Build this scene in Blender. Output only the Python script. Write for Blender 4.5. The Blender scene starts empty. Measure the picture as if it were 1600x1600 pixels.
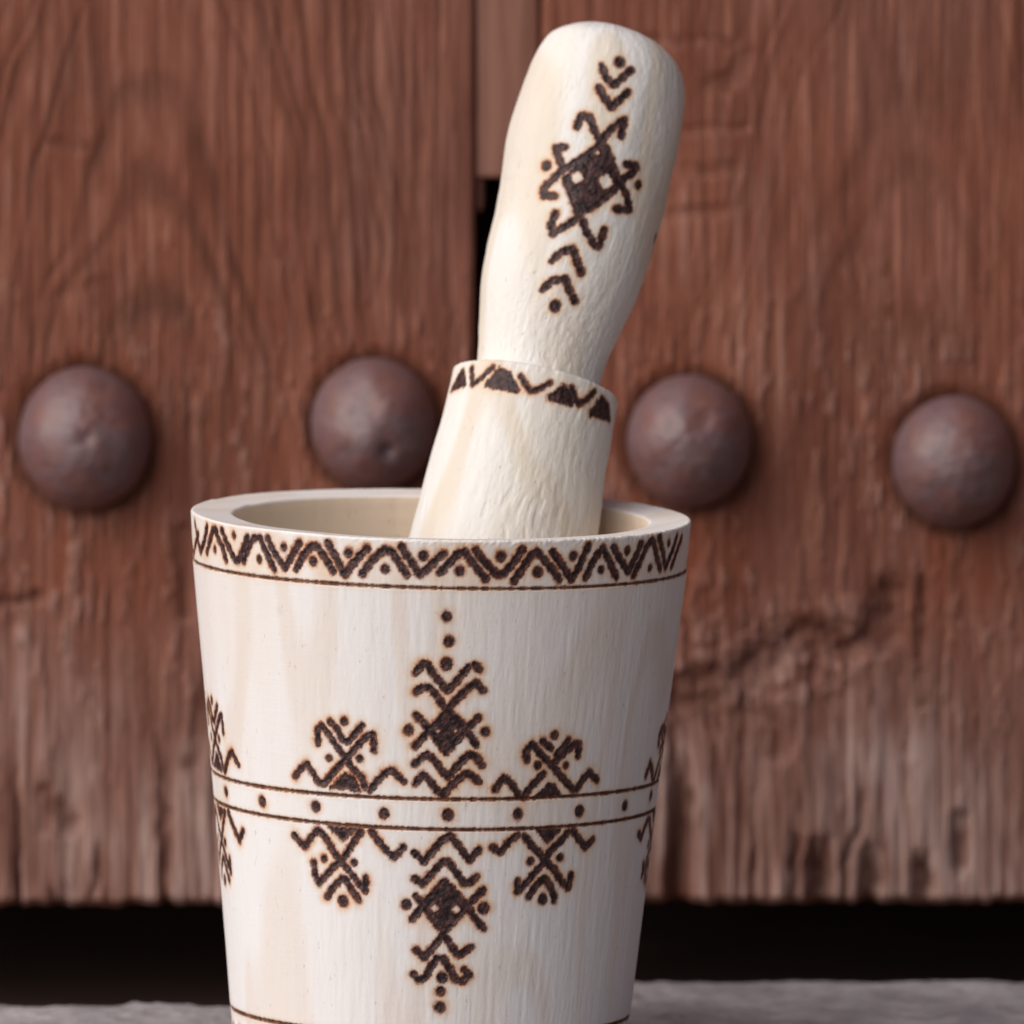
import bpy, math, random
import numpy as np
from mathutils import Vector, Matrix

# ------------------------------------------------------------------ camera
FPX = 24000.0                       # focal length in pixels of a 1600 px wide frame
PXM = 391.0 / 0.055                 # pixels per metre at the mortar's axis
D0 = FPX / PXM
EL = 0.103                          # camera looks down by this much (rad)
H_RIM = 0.1215
P0 = np.array([(800 - 689) / PXM, 0.0, H_RIM + 3 / PXM])
FWD = np.array([0.0, math.cos(EL), -math.sin(EL)])
UP = np.array([0.0, math.sin(EL), math.cos(EL)])
RIGHT = np.array([1.0, 0.0, 0.0])
CAM = P0 - D0 * FWD

sc = bpy.context.scene
cd = bpy.data.cameras.new("camera")
cam = bpy.data.objects.new("camera", cd)
sc.collection.objects.link(cam)
sc.camera = cam
cam.location = CAM
cam.rotation_euler = (math.pi / 2 - EL, 0, 0)
cd.sensor_width = 36.0
cd.lens = 36.0 * FPX / 1600.0
cd.clip_start = 0.05
cd.clip_end = 200.0
cd.dof.use_dof = True
cd.dof.focus_distance = D0 - 0.042
cd.dof.aperture_fstop = 17.0
cd.dof.aperture_blades = 0

# ------------------------------------------------------------------ light
SUN_EL, SUN_AZ = math.radians(35), math.radians(53)   # azimuth to the left of the camera's back
sd = np.array([-math.sin(SUN_AZ) * math.cos(SUN_EL), -math.cos(SUN_AZ) * math.cos(SUN_EL), math.sin(SUN_EL)])
w = bpy.data.worlds.new("World")
sc.world = w
w.use_nodes = True
nt = w.node_tree
bg = nt.nodes["Background"]
sky = nt.nodes.new("ShaderNodeTexSky")
sky.sky_type = 'NISHITA'
sky.sun_disc = False
sky.sun_elevation = SUN_EL
sky.sun_rotation = math.atan2(sd[0], sd[1]) % (2 * math.pi)
sky.air_density = 0.7
sky.dust_density = 6.0
sky.ozone_density = 0.3
nt.links.new(sky.outputs[0], bg.inputs[0])
bg.inputs[1].default_value = 0.085
sl = bpy.data.lights.new("sun", 'SUN')
sl.energy = 5.0
sl.angle = math.radians(82)
sl.color = (1.0, 0.994, 0.985)
sun = bpy.data.objects.new("sun", sl)
sc.collection.objects.link(sun)
sun.rotation_euler = Vector(-sd).to_track_quat('-Z', 'Y').to_euler()
sc.view_settings.view_transform = 'Standard'
sc.view_settings.look = 'None'
sc.view_settings.exposure = -0.72
sc.view_settings.gamma = 1.0

# ------------------------------------------------------------------ numpy helpers
def h2(ix, iy, seed):
    a = (ix.astype(np.int64) * 374761393 + iy.astype(np.int64) * 668265263 + seed * 1442695041) & 0xffffffff
    a = ((a ^ (a >> 13)) * 1274126177) & 0xffffffff
    a = (a ^ (a >> 16)) & 0xffffff
    return a / float(0xffffff)

def vn(x, y, seed=0, px=None):
    """smooth value noise in -1..1"""
    fx, fy = np.floor(x), np.floor(y)
    tx, ty = x - fx, y - fy
    tx = tx * tx * tx * (tx * (6 * tx - 15) + 10)
    ty = ty * ty * ty * (ty * (6 * ty - 15) + 10)
    def H(a, b):
        return h2(np.mod(a, px) if px else a, b, seed)
    a = H(fx, fy); b = H(fx + 1, fy); c = H(fx, fy + 1); d = H(fx + 1, fy + 1)
    return 2 * ((a * (1 - tx) + b * tx) * (1 - ty) + (c * (1 - tx) + d * tx) * ty) - 1

def fbm(x, y, o=4, seed=0, g=0.5):
    s = 0; a = 1; t = 0
    for i in range(o):
        s = s + a * vn(x, y, seed + i * 17); t += a
        x = x * 2.03 + 3.1; y = y * 2.03 + 1.7; a *= g
    return s / t

def sstep(a, b, x):
    t = np.clip((x - a) / (b - a), 0, 1)
    return t * t * (3 - 2 * t)

def project(P):
    """world points (N,3) -> photo pixels"""
    q = P - CAM
    d = q @ FWD
    return np.stack([800 + FPX * (q @ RIGHT) / d, 800 - FPX * (q @ UP) / d], -1), d

def on_plane_y(px, py, Y):
    """the point of the plane y = Y seen at a photo pixel"""
    r = FWD + RIGHT * ((px - 800) / FPX) - UP * ((py - 800) / FPX)
    t = (Y - CAM[1]) / r[1]
    p = CAM + r * t
    return p[0], p[2]

# ------------------------------------------------------------------ object helpers
def link(o, parent=None):
    sc.collection.objects.link(o)
    if parent is not None:
        o.parent = parent
    return o

def tag(o, label=None, cat=None, group=None, kind=None):
    if label: o["label"] = label
    if cat: o["category"] = cat
    if group: o["group"] = group
    if kind: o["kind"] = kind
    return o

def empty(name, loc=(0, 0, 0)):
    o = bpy.data.objects.new(name, None)
    o.empty_display_size = 0.02
    o.location = loc
    return link(o)

def mesh_np(name, V, F, mat, parent=None, attrs=None, normals=None):
    me = bpy.data.meshes.new(name)
    n, m = len(V), len(F)
    me.vertices.add(n)
    me.vertices.foreach_set("co", np.ascontiguousarray(V, dtype=np.float32).ravel())
    me.loops.add(m * 4)
    me.loops.foreach_set("vertex_index", np.ascontiguousarray(F, dtype=np.int32).ravel())
    me.polygons.add(m)
    me.polygons.foreach_set("loop_start", np.arange(0, m * 4, 4, dtype=np.int32))
    me.polygons.foreach_set("use_smooth", np.ones(m, dtype=bool))
    me.update(calc_edges=True)
    if attrs:
        for k, a in attrs.items():
            at = me.attributes.new(k, 'FLOAT', 'POINT')
            at.data.foreach_set("value", np.ascontiguousarray(a, dtype=np.float32))
    if normals is not None:
        me.normals_split_custom_set_from_vertices(np.ascontiguousarray(normals, dtype=np.float32).tolist())
    me.materials.append(mat)
    o = bpy.data.objects.new(name, me)
    return link(o, parent)

def grid_faces(nr, nc, wrap):
    r = np.arange(nr - 1)[:, None]
    c = np.arange(nc if wrap else nc - 1)[None, :]
    c1 = (c + 1) % nc if wrap else c + 1
    return np.stack([r * nc + c, r * nc + c1, (r + 1) * nc + c1, (r + 1) * nc + c], -1).reshape(-1, 4)

def grid_normals(P, wrap):
    if wrap:
        du = np.roll(P, -1, 1) - np.roll(P, 1, 1)
    else:
        du = np.gradient(P, axis=1)
    dv = np.gradient(P, axis=0)
    n = np.cross(du, dv)
    n /= np.linalg.norm(n, axis=-1, keepdims=True) + 1e-20
    return n

def sub_mesh(name, V, F, mask, mat, parent, attrs, N):
    f = F[mask]
    if len(f) == 0:
        return None
    idx, inv = np.unique(f.ravel(), return_inverse=True)
    return mesh_np(name, V[idx], inv.reshape(-1, 4), mat, parent, {k: a[idx] for k, a in attrs.items()}, N[idx])

# ------------------------------------------------------------------ node helpers
def new_mat(name):
    m = bpy.data.materials.new(name)
    m.use_nodes = True
    b = m.node_tree.nodes["Principled BSDF"]
    return m, m.node_tree, b

def nnode(t, kind, **kw):
    n = t.nodes.new(kind)
    for k, v in kw.items():
        setattr(n, k, v)
    return n

def setin(n, **kw):
    for k, v in kw.items():
        n.inputs[k.replace('_', ' ')].default_value = v

def noise(t, vec, scale, detail=4, rough=0.5, dist=0.0):
    n = nnode(t, "ShaderNodeTexNoise")
    n.inputs["Scale"].default_value = scale
    n.inputs["Detail"].default_value = detail
    n.inputs["Roughness"].default_value = rough
    n.inputs["Distortion"].default_value = dist
    t.links.new(vec, n.inputs["Vector"])
    return n.outputs["Fac"]

def mapping(t, vec, scale=(1, 1, 1)):
    n = nnode(t, "ShaderNodeMapping")
    n.inputs["Scale"].default_value = scale
    t.links.new(vec, n.inputs["Vector"])
    return n.outputs[0]

def ramp(t, fac, a, b, lo=0.0, hi=1.0):
    n = nnode(t, "ShaderNodeMapRange")
    n.interpolation_type = 'SMOOTHSTEP'
    n.inputs["From Min"].default_value = a
    n.inputs["From Max"].default_value = b
    n.inputs["To Min"].default_value = lo
    n.inputs["To Max"].default_value = hi
    t.links.new(fac, n.inputs["Value"])
    return n.outputs[0]

def mix(t, fac, a, b, mode='MIX'):
    n = nnode(t, "ShaderNodeMix", data_type='RGBA', blend_type=mode)
    for sock, v in ((n.inputs[0], fac), (n.inputs[6], a), (n.inputs[7], b)):
        if isinstance(v, (int, float)):
            sock.default_value = v
        elif isinstance(v, tuple):
            sock.default_value = (*v, 1)
        else:
            t.links.new(v, sock)
    return n.outputs[2]

def mathn(t, op, a, b=None):
    n = nnode(t, "ShaderNodeMath", operation=op)
    for i, v in enumerate((a, b)):
        if v is None: continue
        if isinstance(v, (int, float)): n.inputs[i].default_value = v
        else: t.links.new(v, n.inputs[i])
    return n.outputs[0]

def attr(t, name):
    n = nnode(t, "ShaderNodeAttribute")
    n.attribute_name = name
    return n.outputs["Fac"]

def bump(t, h, dist, strength=1.0, prev=None):
    n = nnode(t, "ShaderNodeBump")
    n.inputs["Distance"].default_value = dist
    n.inputs["Strength"].default_value = strength
    t.links.new(h, n.inputs["Height"])
    if prev is not None:
        t.links.new(prev, n.inputs["Normal"])
    return n.outputs[0]

def burnt_wood(name, base_a, base_b, base_c, streak, lathe):
    m, t, b = new_mat(name)
    obj = nnode(t, "ShaderNodeTexCoord").outputs["Object"]
    g1 = noise(t, mapping(t, obj, (1, 1, 0.07)), 210, 5, 0.55, 0.4)       # long grain
    g2 = noise(t, mapping(t, obj, (1, 1, 0.10)), 40, 3, 0.5, 0.8)
    g3 = noise(t, obj, 26, 3, 0.5)
    # growth rings cut at a slant: broad arched figure
    fig = noise(t, mapping(t, obj, (1, 1, 0.22)), 13, 2, 0.45, 0.6)
    fig = mathn(t, 'SINE', mathn(t, 'MULTIPLY', fig, 62.0))
    c = mix(t, ramp(t, g2, 0.35, 0.68), base_a, base_b)
    c = mix(t, ramp(t, fig, 0.2, 1.0, 0, 0.55), c, base_c)
    c = mix(t, ramp(t, g1, 0.5, 0.8, 0, streak), c, base_c)
    c = mix(t, ramp(t, g3, 0.45, 0.75, 0, 0.45), c, base_b)
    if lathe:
        c = mix(t, mathn(t, 'MULTIPLY', attr(t, "inner"), 0.9), c, (0.70, 0.565, 0.43))  # tan mixed into the cavity, standing in for light bounced between its walls
    pits = ramp(t, noise(t, mapping(t, obj, (1, 1, 0.4)), 1100, 2, 0.5), 0.66, 0.78)
    c = mix(t, mathn(t, 'MULTIPLY', pits, 0.40), c, (0.40, 0.30, 0.23))
    smudge = ramp(t, noise(t, obj, 75, 4, 0.7, 1.0), 0.62, 0.78, 0, 0.22)
    c = mix(t, smudge, c, (0.38, 0.34, 0.33))
    mot = noise(t, obj, 700, 3, 0.6)
    var = ramp(t, noise(t, obj, 160, 2, 0.5), 0.32, 0.66, 0.35, 1.0)
    sc_ = attr(t, "scorch")
    ch = attr(t, "char")
    c = mix(t, mathn(t, 'MULTIPLY', ramp(t, sc_, 0.02, 0.6, 0, 0.8), var), c, (0.66, 0.44, 0.27))
    c = mix(t, mathn(t, 'MULTIPLY', ramp(t, mathn(t, 'ADD', sc_, mathn(t, 'MULTIPLY', mathn(t, 'SUBTRACT', mot, 0.5), 0.5)), 0.45, 1.0), mathn(t, 'ADD', mathn(t, 'MULTIPLY', var, 0.4), 0.6)), c, (0.27, 0.075, 0.030))
    cc = mix(t, ramp(t, mot, 0.35, 0.7), (0.018, 0.010, 0.012), (0.080, 0.038, 0.035))
    c = mix(t, ch, c, cc)
    gr = attr(t, "groove")
    gcol = mix(t, ramp(t, mot, 0.4, 0.7), (0.075, 0.024, 0.012), (0.20, 0.075, 0.035))
    c = mix(t, gr, c, gcol)
    t.links.new(c, b.inputs["Base Color"])
    r = nnode(t, "ShaderNodeMapRange")
    t.links.new(ch, r.inputs[0])
    r.inputs["To Min"].default_value = 0.72
    r.inputs["To Max"].default_value = 0.45
    t.links.new(r.outputs[0], b.inputs["Roughness"])
    b.inputs["Specular IOR Level"].default_value = 0.28
    nrm = bump(t, g1, 0.00025, 0.08 if lathe else 0.25)
    nrm = bump(t, noise(t, mapping(t, obj, (1, 1, 0.3)), 1300, 3, 0.6), 0.00014, 0.40 if lathe else 0.8, nrm)
    if lathe:
        nrm = bump(t, noise(t, mapping(t, obj, (0.08, 0.08, 1)), 1500, 2, 0.5), 0.00006, 0.6, nrm)
    else:
        nrm = bump(t, noise(t, obj, 900, 3, 0.6), 0.00018, 0.5, nrm)
    nrm = bump(t, pits, 0.00015, 0.5, nrm) if not lathe else nrm
    charb = mathn(t, 'MULTIPLY', noise(t, obj, 1100, 2, 0.5), ch)
    nrm = bump(t, charb, 0.0004, 0.8, nrm)
    t.links.new(nrm, b.inputs["Normal"])
    return m

M_MORTAR = burnt_wood("mortar_wood", (0.755, 0.738, 0.745), (0.735, 0.692, 0.67), (0.68, 0.585, 0.515), 0.22, True)
M_PESTLE = burnt_wood("pestle_wood", (0.735, 0.725, 0.722), (0.715, 0.675, 0.62), (0.62, 0.52, 0.40), 0.35, False)

# ------------------------------------------------------------------ burnt marks: strokes traced in surface coordinates
class Surf:
    """a surface of revolution: theta = 0 faces the camera, v runs along the profile"""
    def __init__(s, rfun, cfun, zfun, M):
        s.r, s.c, s.z, s.M = rfun, cfun, zfun, M
    def pos(s, th, v):
        r = s.r(v)
        c = s.c(v)
        P = np.stack([c + r * np.sin(th), -r * np.cos(th), s.z(v)], -1)
        return P @ s.M[:3, :3].T + s.M[:3, 3]
    def invert(s, px, v0):
        px = np.asarray(px, float)
        th = np.zeros(len(px)); v = np.full(len(px), float(v0))
        for it in range(40):
            q, _ = project(s.pos(th, v))
            e1, _ = project(s.pos(th + 1e-3, v)); e2, _ = project(s.pos(th, v + 1e-4))
            a = (e1 - q) / 1e-3; b = (e2 - q) / 1e-4
            det = a[:, 0] * b[:, 1] - a[:, 1] * b[:, 0]
            det = np.where(np.abs(det) < 1e3, 1e3 * np.sign(det + 1e-9), det)
            d = px - q
            dth = (d[:, 0] * b[:, 1] - d[:, 1] * b[:, 0]) / det
            dv = (a[:, 0] * d[:, 1] - a[:, 1] * d[:, 0]) / det
            th = np.clip(th + np.clip(dth, -0.3, 0.3), -1.47, 1.47)
            v = v + np.clip(dv, -0.02, 0.02)
        return th, v

class Marks:
    def __init__(s, surf, v0):
        s.surf, s.v0 = surf, v0
        s.items = []            # (kind, group, th[], v[], radius m, depth scale)
    def _add(s, kind, grp, pts, org, k, r, dep=1.0):
        p = np.array([(org[0] + x / k, org[1] + y / k) for x, y in pts])
        th, v = s.surf.invert(p, s.v0)
        s.items.append([kind, grp, th, v, r * ((1.16 if s.surf is surf_m and grp == 0 else 1.05) if kind != 'hole' else 1.0) / k / PXM, dep])
    def copy(s, src, dst, dth):
        for it in [i for i in s.items if i[1] == src]:
            s.items.append([it[0], dst, it[2] + dth, it[3].copy(), it[4], it[5]])
    def field(s, TH, Vv, R):
        """signed distance (m) to the nearest mark and its group over the grid"""
        d = np.full(TH.shape, 1.0); g = np.full(TH.shape, -1, dtype=np.int32)
        rows_v = Vv[:, 0]; cols = TH[0, :]
        rng = random.Random(5)
        holes = []
        for kind, grp, th, v, r, dep in s.items:
            if kind == 'hole':
                holes.append((th, v, r)); continue
            mg = r + 0.0032
            Rl = float(np.interp(v.mean(), s.vs, s.rs))
            r0, r1 = np.searchsorted(rows_v, [v.min() - mg, v.max() + mg])
            if r1 <= r0: continue
            for wrap in (-2 * math.pi, 0, 2 * math.pi):
                t = th + wrap
                c0, c1 = np.searchsorted(cols, [t.min() - mg / Rl, t.max() + mg / Rl])
                if c1 <= c0: continue
                X = TH[r0:r1, c0:c1] * Rl; Y = Vv[r0:r1, c0:c1]
                if kind == 'poly':
                    xs, ys = t * Rl, v
                    ins = np.zeros(X.shape, bool); dd = np.full(X.shape, 1.0)
                    for i in range(len(xs)):
                        j = (i + 1) % len(xs)
                        ax, ay, bx, by = xs[i], ys[i], xs[j], ys[j]
                        cond = ((ay > Y) != (by > Y)) & (X < (bx - ax) * (Y - ay) / (by - ay + 1e-12) + ax)
                        ins ^= cond
                        ex, ey = bx - ax, by - ay
                        tt = np.clip(((X - ax) * ex + (Y - ay) * ey) / (ex * ex + ey * ey + 1e-16), 0, 1)
                        dd = np.minimum(dd, np.hypot(X - ax - tt * ex, Y - ay - tt * ey))
                    sd_ = np.where(ins, -dd, dd) - r
                    sd_ = np.maximum(sd_, -0.0007) + 0.00045 * (vn(X * 1300, Y * 900, 17) ** 3) + 0.0002 * vn(X * 2500, Y * 2500, 19)
                elif kind == 'dot':
                    sd_ = np.hypot(X - t[0] * Rl, (Y - v[0]) * 0.93) - r
                else:
                    sd_ = np.full(X.shape, 1.0)
                    acc = rng.random() * 3
                    for i in range(len(t) - 1):
                        ax, ay, bx, by = t[i] * Rl, v[i], t[i + 1] * Rl, v[i + 1]
                        ex, ey = bx - ax, by - ay
                        L = math.hypot(ex, ey) + 1e-9
                        tt = np.clip(((X - ax) * ex + (Y - ay) * ey) / (L * L), 0, 1)
                        rr = r * (1 + 0.13 * np.sin((acc + tt * L / r) * 2.3) + 0.06 * np.sin((acc + tt * L / r) * 5.1 + 1))
                        acc += L / r
                        sd_ = np.minimum(sd_, np.hypot(X - ax - tt * ex, Y - ay - tt * ey) - rr)
                cur = d[r0:r1, c0:c1]
                bet = sd_ < cur
                cur[bet] = sd_[bet]
                g[r0:r1, c0:c1][bet] = grp
        for th, v, r in holes:
            Rl = float(np.interp(v.mean(), s.vs, s.rs))
            for wrap in (-2 * math.pi, 0, 2 * math.pi):
                hx, hy = (TH - th[0] - wrap) * Rl, Vv - v[0]
                d[:] = np.maximum(d, 1.12 * r * (1 + 0.10 * vn(hx * 2500, hy * 2500, 5)) - (0.65 * (np.abs(hx) + np.abs(hy)) + 0.35 * np.hypot(hx, hy)))
        return d, g

def ln(m, g, org, k, r, *lines):
    for l in lines:
        m._add('line', g, l, org, k, r)
def dt(m, g, org, k, *dots):
    for x, y, r in dots:
        m._add('dot', g, [(x, y)], org, k, r)
def pl(m, g, org, k, r, *polys):
    for p in polys:
        m._add('poly', g, p, org, k, r)
def hl(m, g, org, k, *dots):
    for x, y, r in dots:
        m._add('hole', g, [(x, y)], org, k, r)

def axis_z(y):      # height on the mortar's axis seen at photo row y
    return on_plane_y(689, y, 0.0)[1]

# ================================================================== MORTAR
TILT = 0.0215
ZR = axis_z(803); Z1 = axis_z(878.5); Z2 = axis_z(1207); Z3 = axis_z(1252.5); Z4 = axis_z(1576.5)
def rad(hw, z):
    return hw * (D0 + (ZR - z) * math.sin(EL)) / FPX
R_PTS_Z = np.array([0.0, 0.0016, Z4 - 0.0012, Z4, Z3, Z2, Z1, Z1 + 0.0006, ZR])
R_PTS_R = np.array([rad(303, 0), rad(305.5, 0), rad(310.8, Z4), rad(312.2, Z4), rad(345.3, Z3), rad(350.1, Z2), rad(386.2, Z1), rad(385.6, Z1), rad(391, ZR)])
Mm = np.eye(4)
ca, sa = math.cos(TILT), math.sin(TILT)
Mm[:3, :3] = np.array([[ca, 0, sa], [0, 1, 0], [-sa, 0, ca]])
# keep the rim's centre where the photo shows it
Mm[:3, 3] = np.array([0, 0, ZR]) - Mm[:3, :3] @ np.array([0, 0, ZR])
surf_m = Surf(lambda v: np.interp(v, R_PTS_Z, R_PTS_R), lambda v: 0 * v, lambda v: v, Mm)
mk = Marks(surf_m, 0.06)
mk.vs, mk.rs = R_PTS_Z, R_PTS_R
G_TOP, G_DOT, G_CU, G_CL, G_LU, G_LL, G_RU, G_RL, G_BASE = range(9)

# tall upper motif
o, k = (590, 930), 4.85
dt(mk, G_CU, o, k, (522, 160, 36), (540, 350, 38), (522, 520, 43), (235, 1020, 36), (815, 1035, 31))
ln(mk, G_CU, o, k, 26,
   [(285, 590), (345, 518), (378, 525), (425, 605), (482, 665), (525, 725), (600, 650), (650, 590), (688, 545)],
   [(735, 525), (770, 562)],
   [(290, 735), (335, 695), (400, 702), (455, 770), (490, 830), (525, 870)], [(525, 870), (600, 790), (690, 700), (745, 665), (800, 722)],
   [(290, 905), (350, 970), (420, 1060), (520, 1190)], [(285, 1145), (370, 1045), (470, 950), (530, 880)],
   [(530, 880), (640, 970), (690, 1050), (750, 1140)], [(520, 1190), (620, 1080), (700, 990), (760, 930)],
   [(280, 1280), (375, 1200), (430, 1250), (480, 1320), (530, 1380), (600, 1300), (680, 1210), (740, 1215), (790, 1290)],
   [(285, 1430), (340, 1360), (390, 1400), (450, 1480), (500, 1510), (560, 1440), (660, 1350), (700, 1360), (770, 1415)])
pl(mk, G_CU, o, k, 4, [(528, 885), (645, 985), (520, 1195), (385, 1020)])
hl(mk, G_CU, o, k, (458, 1028, 17), (590, 1030, 15))
# tall lower motif
o, k = (590, 1240), 4.445
dt(mk, G_CL, o, k, (200, 768, 34), (735, 795, 37), (447, 1278, 36), (437, 1370, 30), (433, 1485, 35))
ln(mk, G_CL, o, k, 24,
   [(255, 410), (320, 470), (380, 400), (440, 330), (500, 290), (560, 360), (610, 430), (640, 460), (705, 385)],
   [(260, 590), (310, 628), (380, 550), (450, 475), (490, 470), (540, 540), (600, 620), (640, 620), (685, 575)],
   [(240, 870), (330, 760), (420, 660), (465, 610)], [(465, 610), (540, 690), (620, 780), (670, 860)], [(690, 880), (735, 938)],
   [(265, 710), (300, 750), (370, 850), (430, 930), (465, 955)], [(465, 955), (560, 850), (640, 760), (735, 665)],
   [(265, 1085), (325, 1135), (400, 1050), (460, 970), (500, 1040), (550, 1115), (580, 1115), (645, 1065)],
   [(250, 1255), (280, 1290), (330, 1285), (370, 1200), (410, 1145)], [(455, 1145), (500, 1220), (540, 1290), (590, 1300), (635, 1262), (600, 1222)])
pl(mk, G_CL, o, k, 6, [(465, 605), (600, 780), (465, 955), (340, 780)])
hl(mk, G_CL, o, k, (395, 795, 27), (545, 805, 30))
# small motifs to the left
o, k = (300, 1080), 4.444
dt(mk, G_LU, o, k, (1055, 207, 27), (950, 462, 23), (1163, 468, 25))
ln(mk, G_LU, o, k, 22,
   [(875, 365), (870, 262), (900, 240), (950, 300), (1010, 390), (1065, 465), (1110, 530), (1180, 600), (1200, 670)],
   [(960, 210), (1010, 265), (1040, 338), (1085, 350), (1140, 280), (1180, 235)],
   [(1065, 470), (1120, 410), (1220, 305), (1255, 300), (1262, 412)],
   [(1065, 470), (1000, 540), (950, 600), (920, 640), (880, 640), (840, 570), (800, 508), (770, 520), (718, 588)],
   [(1235, 692), (1290, 620), (1350, 560), (1390, 550), (1470, 625)])
pl(mk, G_LU, o, k, 8, [(1065, 570), (965, 665), (1165, 690), (1125, 605)])
dt(mk, G_LL, o, k, (917, 1163, 22), (1125, 1190, 24), (1047, 1455, 35))
ln(mk, G_LL, o, k, 22,
   [(710, 1000), (780, 1080), (830, 1010), (875, 955), (930, 1020), (980, 1110), (1040, 1190), (1100, 1260), (1160, 1340), (1203, 1385), (1205, 1292)],
   [(1170, 975), (1120, 1050), (1040, 1180), (980, 1220), (930, 1280), (880, 1330), (852, 1270), (845, 1192)],
   [(1245, 975), (1300, 1050)], [(1300, 1045), (1350, 1105), (1405, 1155), (1465, 1085)],
   [(940, 1428), (970, 1370), (1040, 1300)], [(1065, 1305), (1110, 1380), (1160, 1450)])
pl(mk, G_LL, o, k, 8, [(955, 940), (1130, 965), (1050, 1035)])
# small motifs to the right
o = (740, 1080)
dt(mk, G_RU, o, k, (563, 305, 28), (445, 515, 27), (640, 515, 22))
ln(mk, G_RU, o, k, 23,
   [(370, 475), (365, 420), (410, 365), (460, 430), (540, 510), (600, 580), (640, 630), (690, 680), (720, 680), (760, 610), (800, 565), (860, 618)],
   [(480, 350), (540, 398)], [(580, 440), (660, 342)],
   [(540, 510), (620, 440), (700, 368), (735, 370), (725, 448)],
   [(490, 570), (420, 640), (360, 710), (350, 735)], [(150, 680), (210, 597), (270, 650), (312, 722)])
pl(mk, G_RU, o, k, 8, [(520, 645), (440, 730), (600, 720), (565, 655)])
dt(mk, G_RL, o, k, (395, 1180, 26), (600, 1155, 25), (480, 1445, 35))
ln(mk, G_RL, o, k, 23,
   [(130, 1085), (185, 1120), (250, 1040), (310, 995)],
   [(350, 1000), (400, 1070), (450, 1120), (500, 1180), (560, 1240), (610, 1320), (655, 1365), (675, 1280)],
   [(655, 980), (600, 1050), (530, 1110), (500, 1180), (440, 1240), (380, 1310), (330, 1370), (305, 1390), (305, 1312)],
   [(690, 970), (740, 1040), (775, 1085), (825, 1032)],
   [(385, 1425), (430, 1350), (490, 1297), (530, 1350), (560, 1430), (557, 1455)])
pl(mk, G_RL, o, k, 8, [(445, 962), (595, 962), (512, 1050)])
# dots of the middle band
dt(mk, G_DOT, (300, 1080), 4.444, (1333, 850, 35), (860, 800, 35), (490, 765, 33), (237, 695, 30))
dt(mk, G_DOT, (590, 1240), 4.445, (487, 148, 38))
dt(mk, G_DOT, (740, 1080), 4.444, (308, 852, 35), (735, 832, 36), (1052, 795, 33), (1232, 722, 30))
# zigzag border under the rim
o, k = (280, 740), 8.0
ln(mk, G_TOP, o, k, 38,
   [(195, 630), (215, 750), (265, 980), (310, 850), (345, 660)],
   [(345, 980), (375, 860), (420, 700), (450, 700), (490, 820), (540, 920), (585, 1080)],
   [(530, 710), (570, 820), (620, 920), (690, 1080), (740, 1080), (790, 950), (850, 790)],
   [(800, 1090), (850, 960), (890, 860), (940, 800), (1010, 810), (1060, 930), (1120, 1050), (1190, 1200)],
   [(1105, 810), (1150, 920), (1220, 1040), (1320, 1180), (1380, 1080), (1430, 980), (1500, 860)])
dt(mk, G_TOP, o, k, (445, 945, 36), (680, 775, 36), (1000, 1070, 40), (1305, 920, 42))
o, k = (280, 720), 3.81
ln(mk, G_TOP, o, k, 19.5,
   [(695, 645), (740, 560), (790, 505), (820, 510), (870, 580), (915, 655)],
   [(885, 490), (930, 570), (985, 680)], [(985, 680), (1020, 630), (1070, 570), (1118, 520)],
   [(1090, 670), (1150, 590), (1225, 522), (1270, 545), (1310, 610), (1355, 678)],
   [(1325, 510), (1350, 560), (1385, 605), (1430, 678), (1480, 640), (1530, 590), (1578, 550)])
dt(mk, G_TOP, o, k, (797, 597, 22), (1007, 548, 23), (1225, 643, 23), (1452, 565, 25))
o = (680, 720)
ln(mk, G_TOP, o, k, 19.5,
   [(30, 665), (90, 600), (140, 548), (175, 543), (210, 590), (250, 640), (300, 702)],
   [(240, 533), (275, 580), (320, 630), (370, 685), (410, 670), (470, 600), (518, 530)],
   [(470, 715), (520, 640), (575, 560), (605, 538), (650, 590), (700, 650), (740, 708)],
   [(700, 543), (740, 600), (780, 660), (810, 705), (850, 650), (880, 580), (915, 503)],
   [(895, 700), (930, 620), (965, 560), (1000, 522), (1030, 580), (1060, 650), (1080, 693)],
   [(1065, 517), (1100, 590), (1150, 660), (1190, 580), (1225, 493)])
dt(mk, G_TOP, o, k, (145, 655, 25), (390, 570, 26), (612, 662, 27), (825, 565, 23), (988, 648, 20), (1143, 535, 22))
o, k = (920, 740), 8.0
ln(mk, G_TOP, o, k, 38,
   [(560, 1270), (640, 1100), (720, 920), (790, 820), (820, 900), (850, 1050), (890, 1190)],
   [(880, 790), (920, 950), (955, 1170), (1030, 1000), (1100, 780)],
   [(1030, 1170), (1090, 1000), (1160, 800)])
dt(mk, G_TOP, o, k, (760, 1180, 38), (1000, 870, 36))
# the sides and back carry on in the same hand
mk.copy(G_LU, 9, math.radians(-52)); mk.copy(G_LL, 10, math.radians(-52))
mk.copy(G_RU, 11, math.radians(53)); mk.copy(G_RL, 12, math.radians(53))
for i, a in enumerate((-106, 107, 180)):
    mk.copy(G_CU, 13 + 2 * i, math.radians(a)); mk.copy(G_CL, 14 + 2 * i, math.radians(a))
for i, a in enumerate((-133 + 27, 134 - 27)):
    mk.copy(G_LU if i == 0 else G_RU, 19 + 2 * i, math.radians(a)); mk.copy(G_LL if i == 0 else G_RL, 20 + 2 * i, math.radians(a))
zb = (Z2 + Z3) / 2
for i in range(11):
    mk.items.append(['dot', G_DOT, np.array([math.radians(96 + i * 16.8)]), np.array([zb]), 0.0011, 1])
zt0, zt1 = Z1 + 0.0012, ZR - 0.0042
per = math.radians(17.0)
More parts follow.
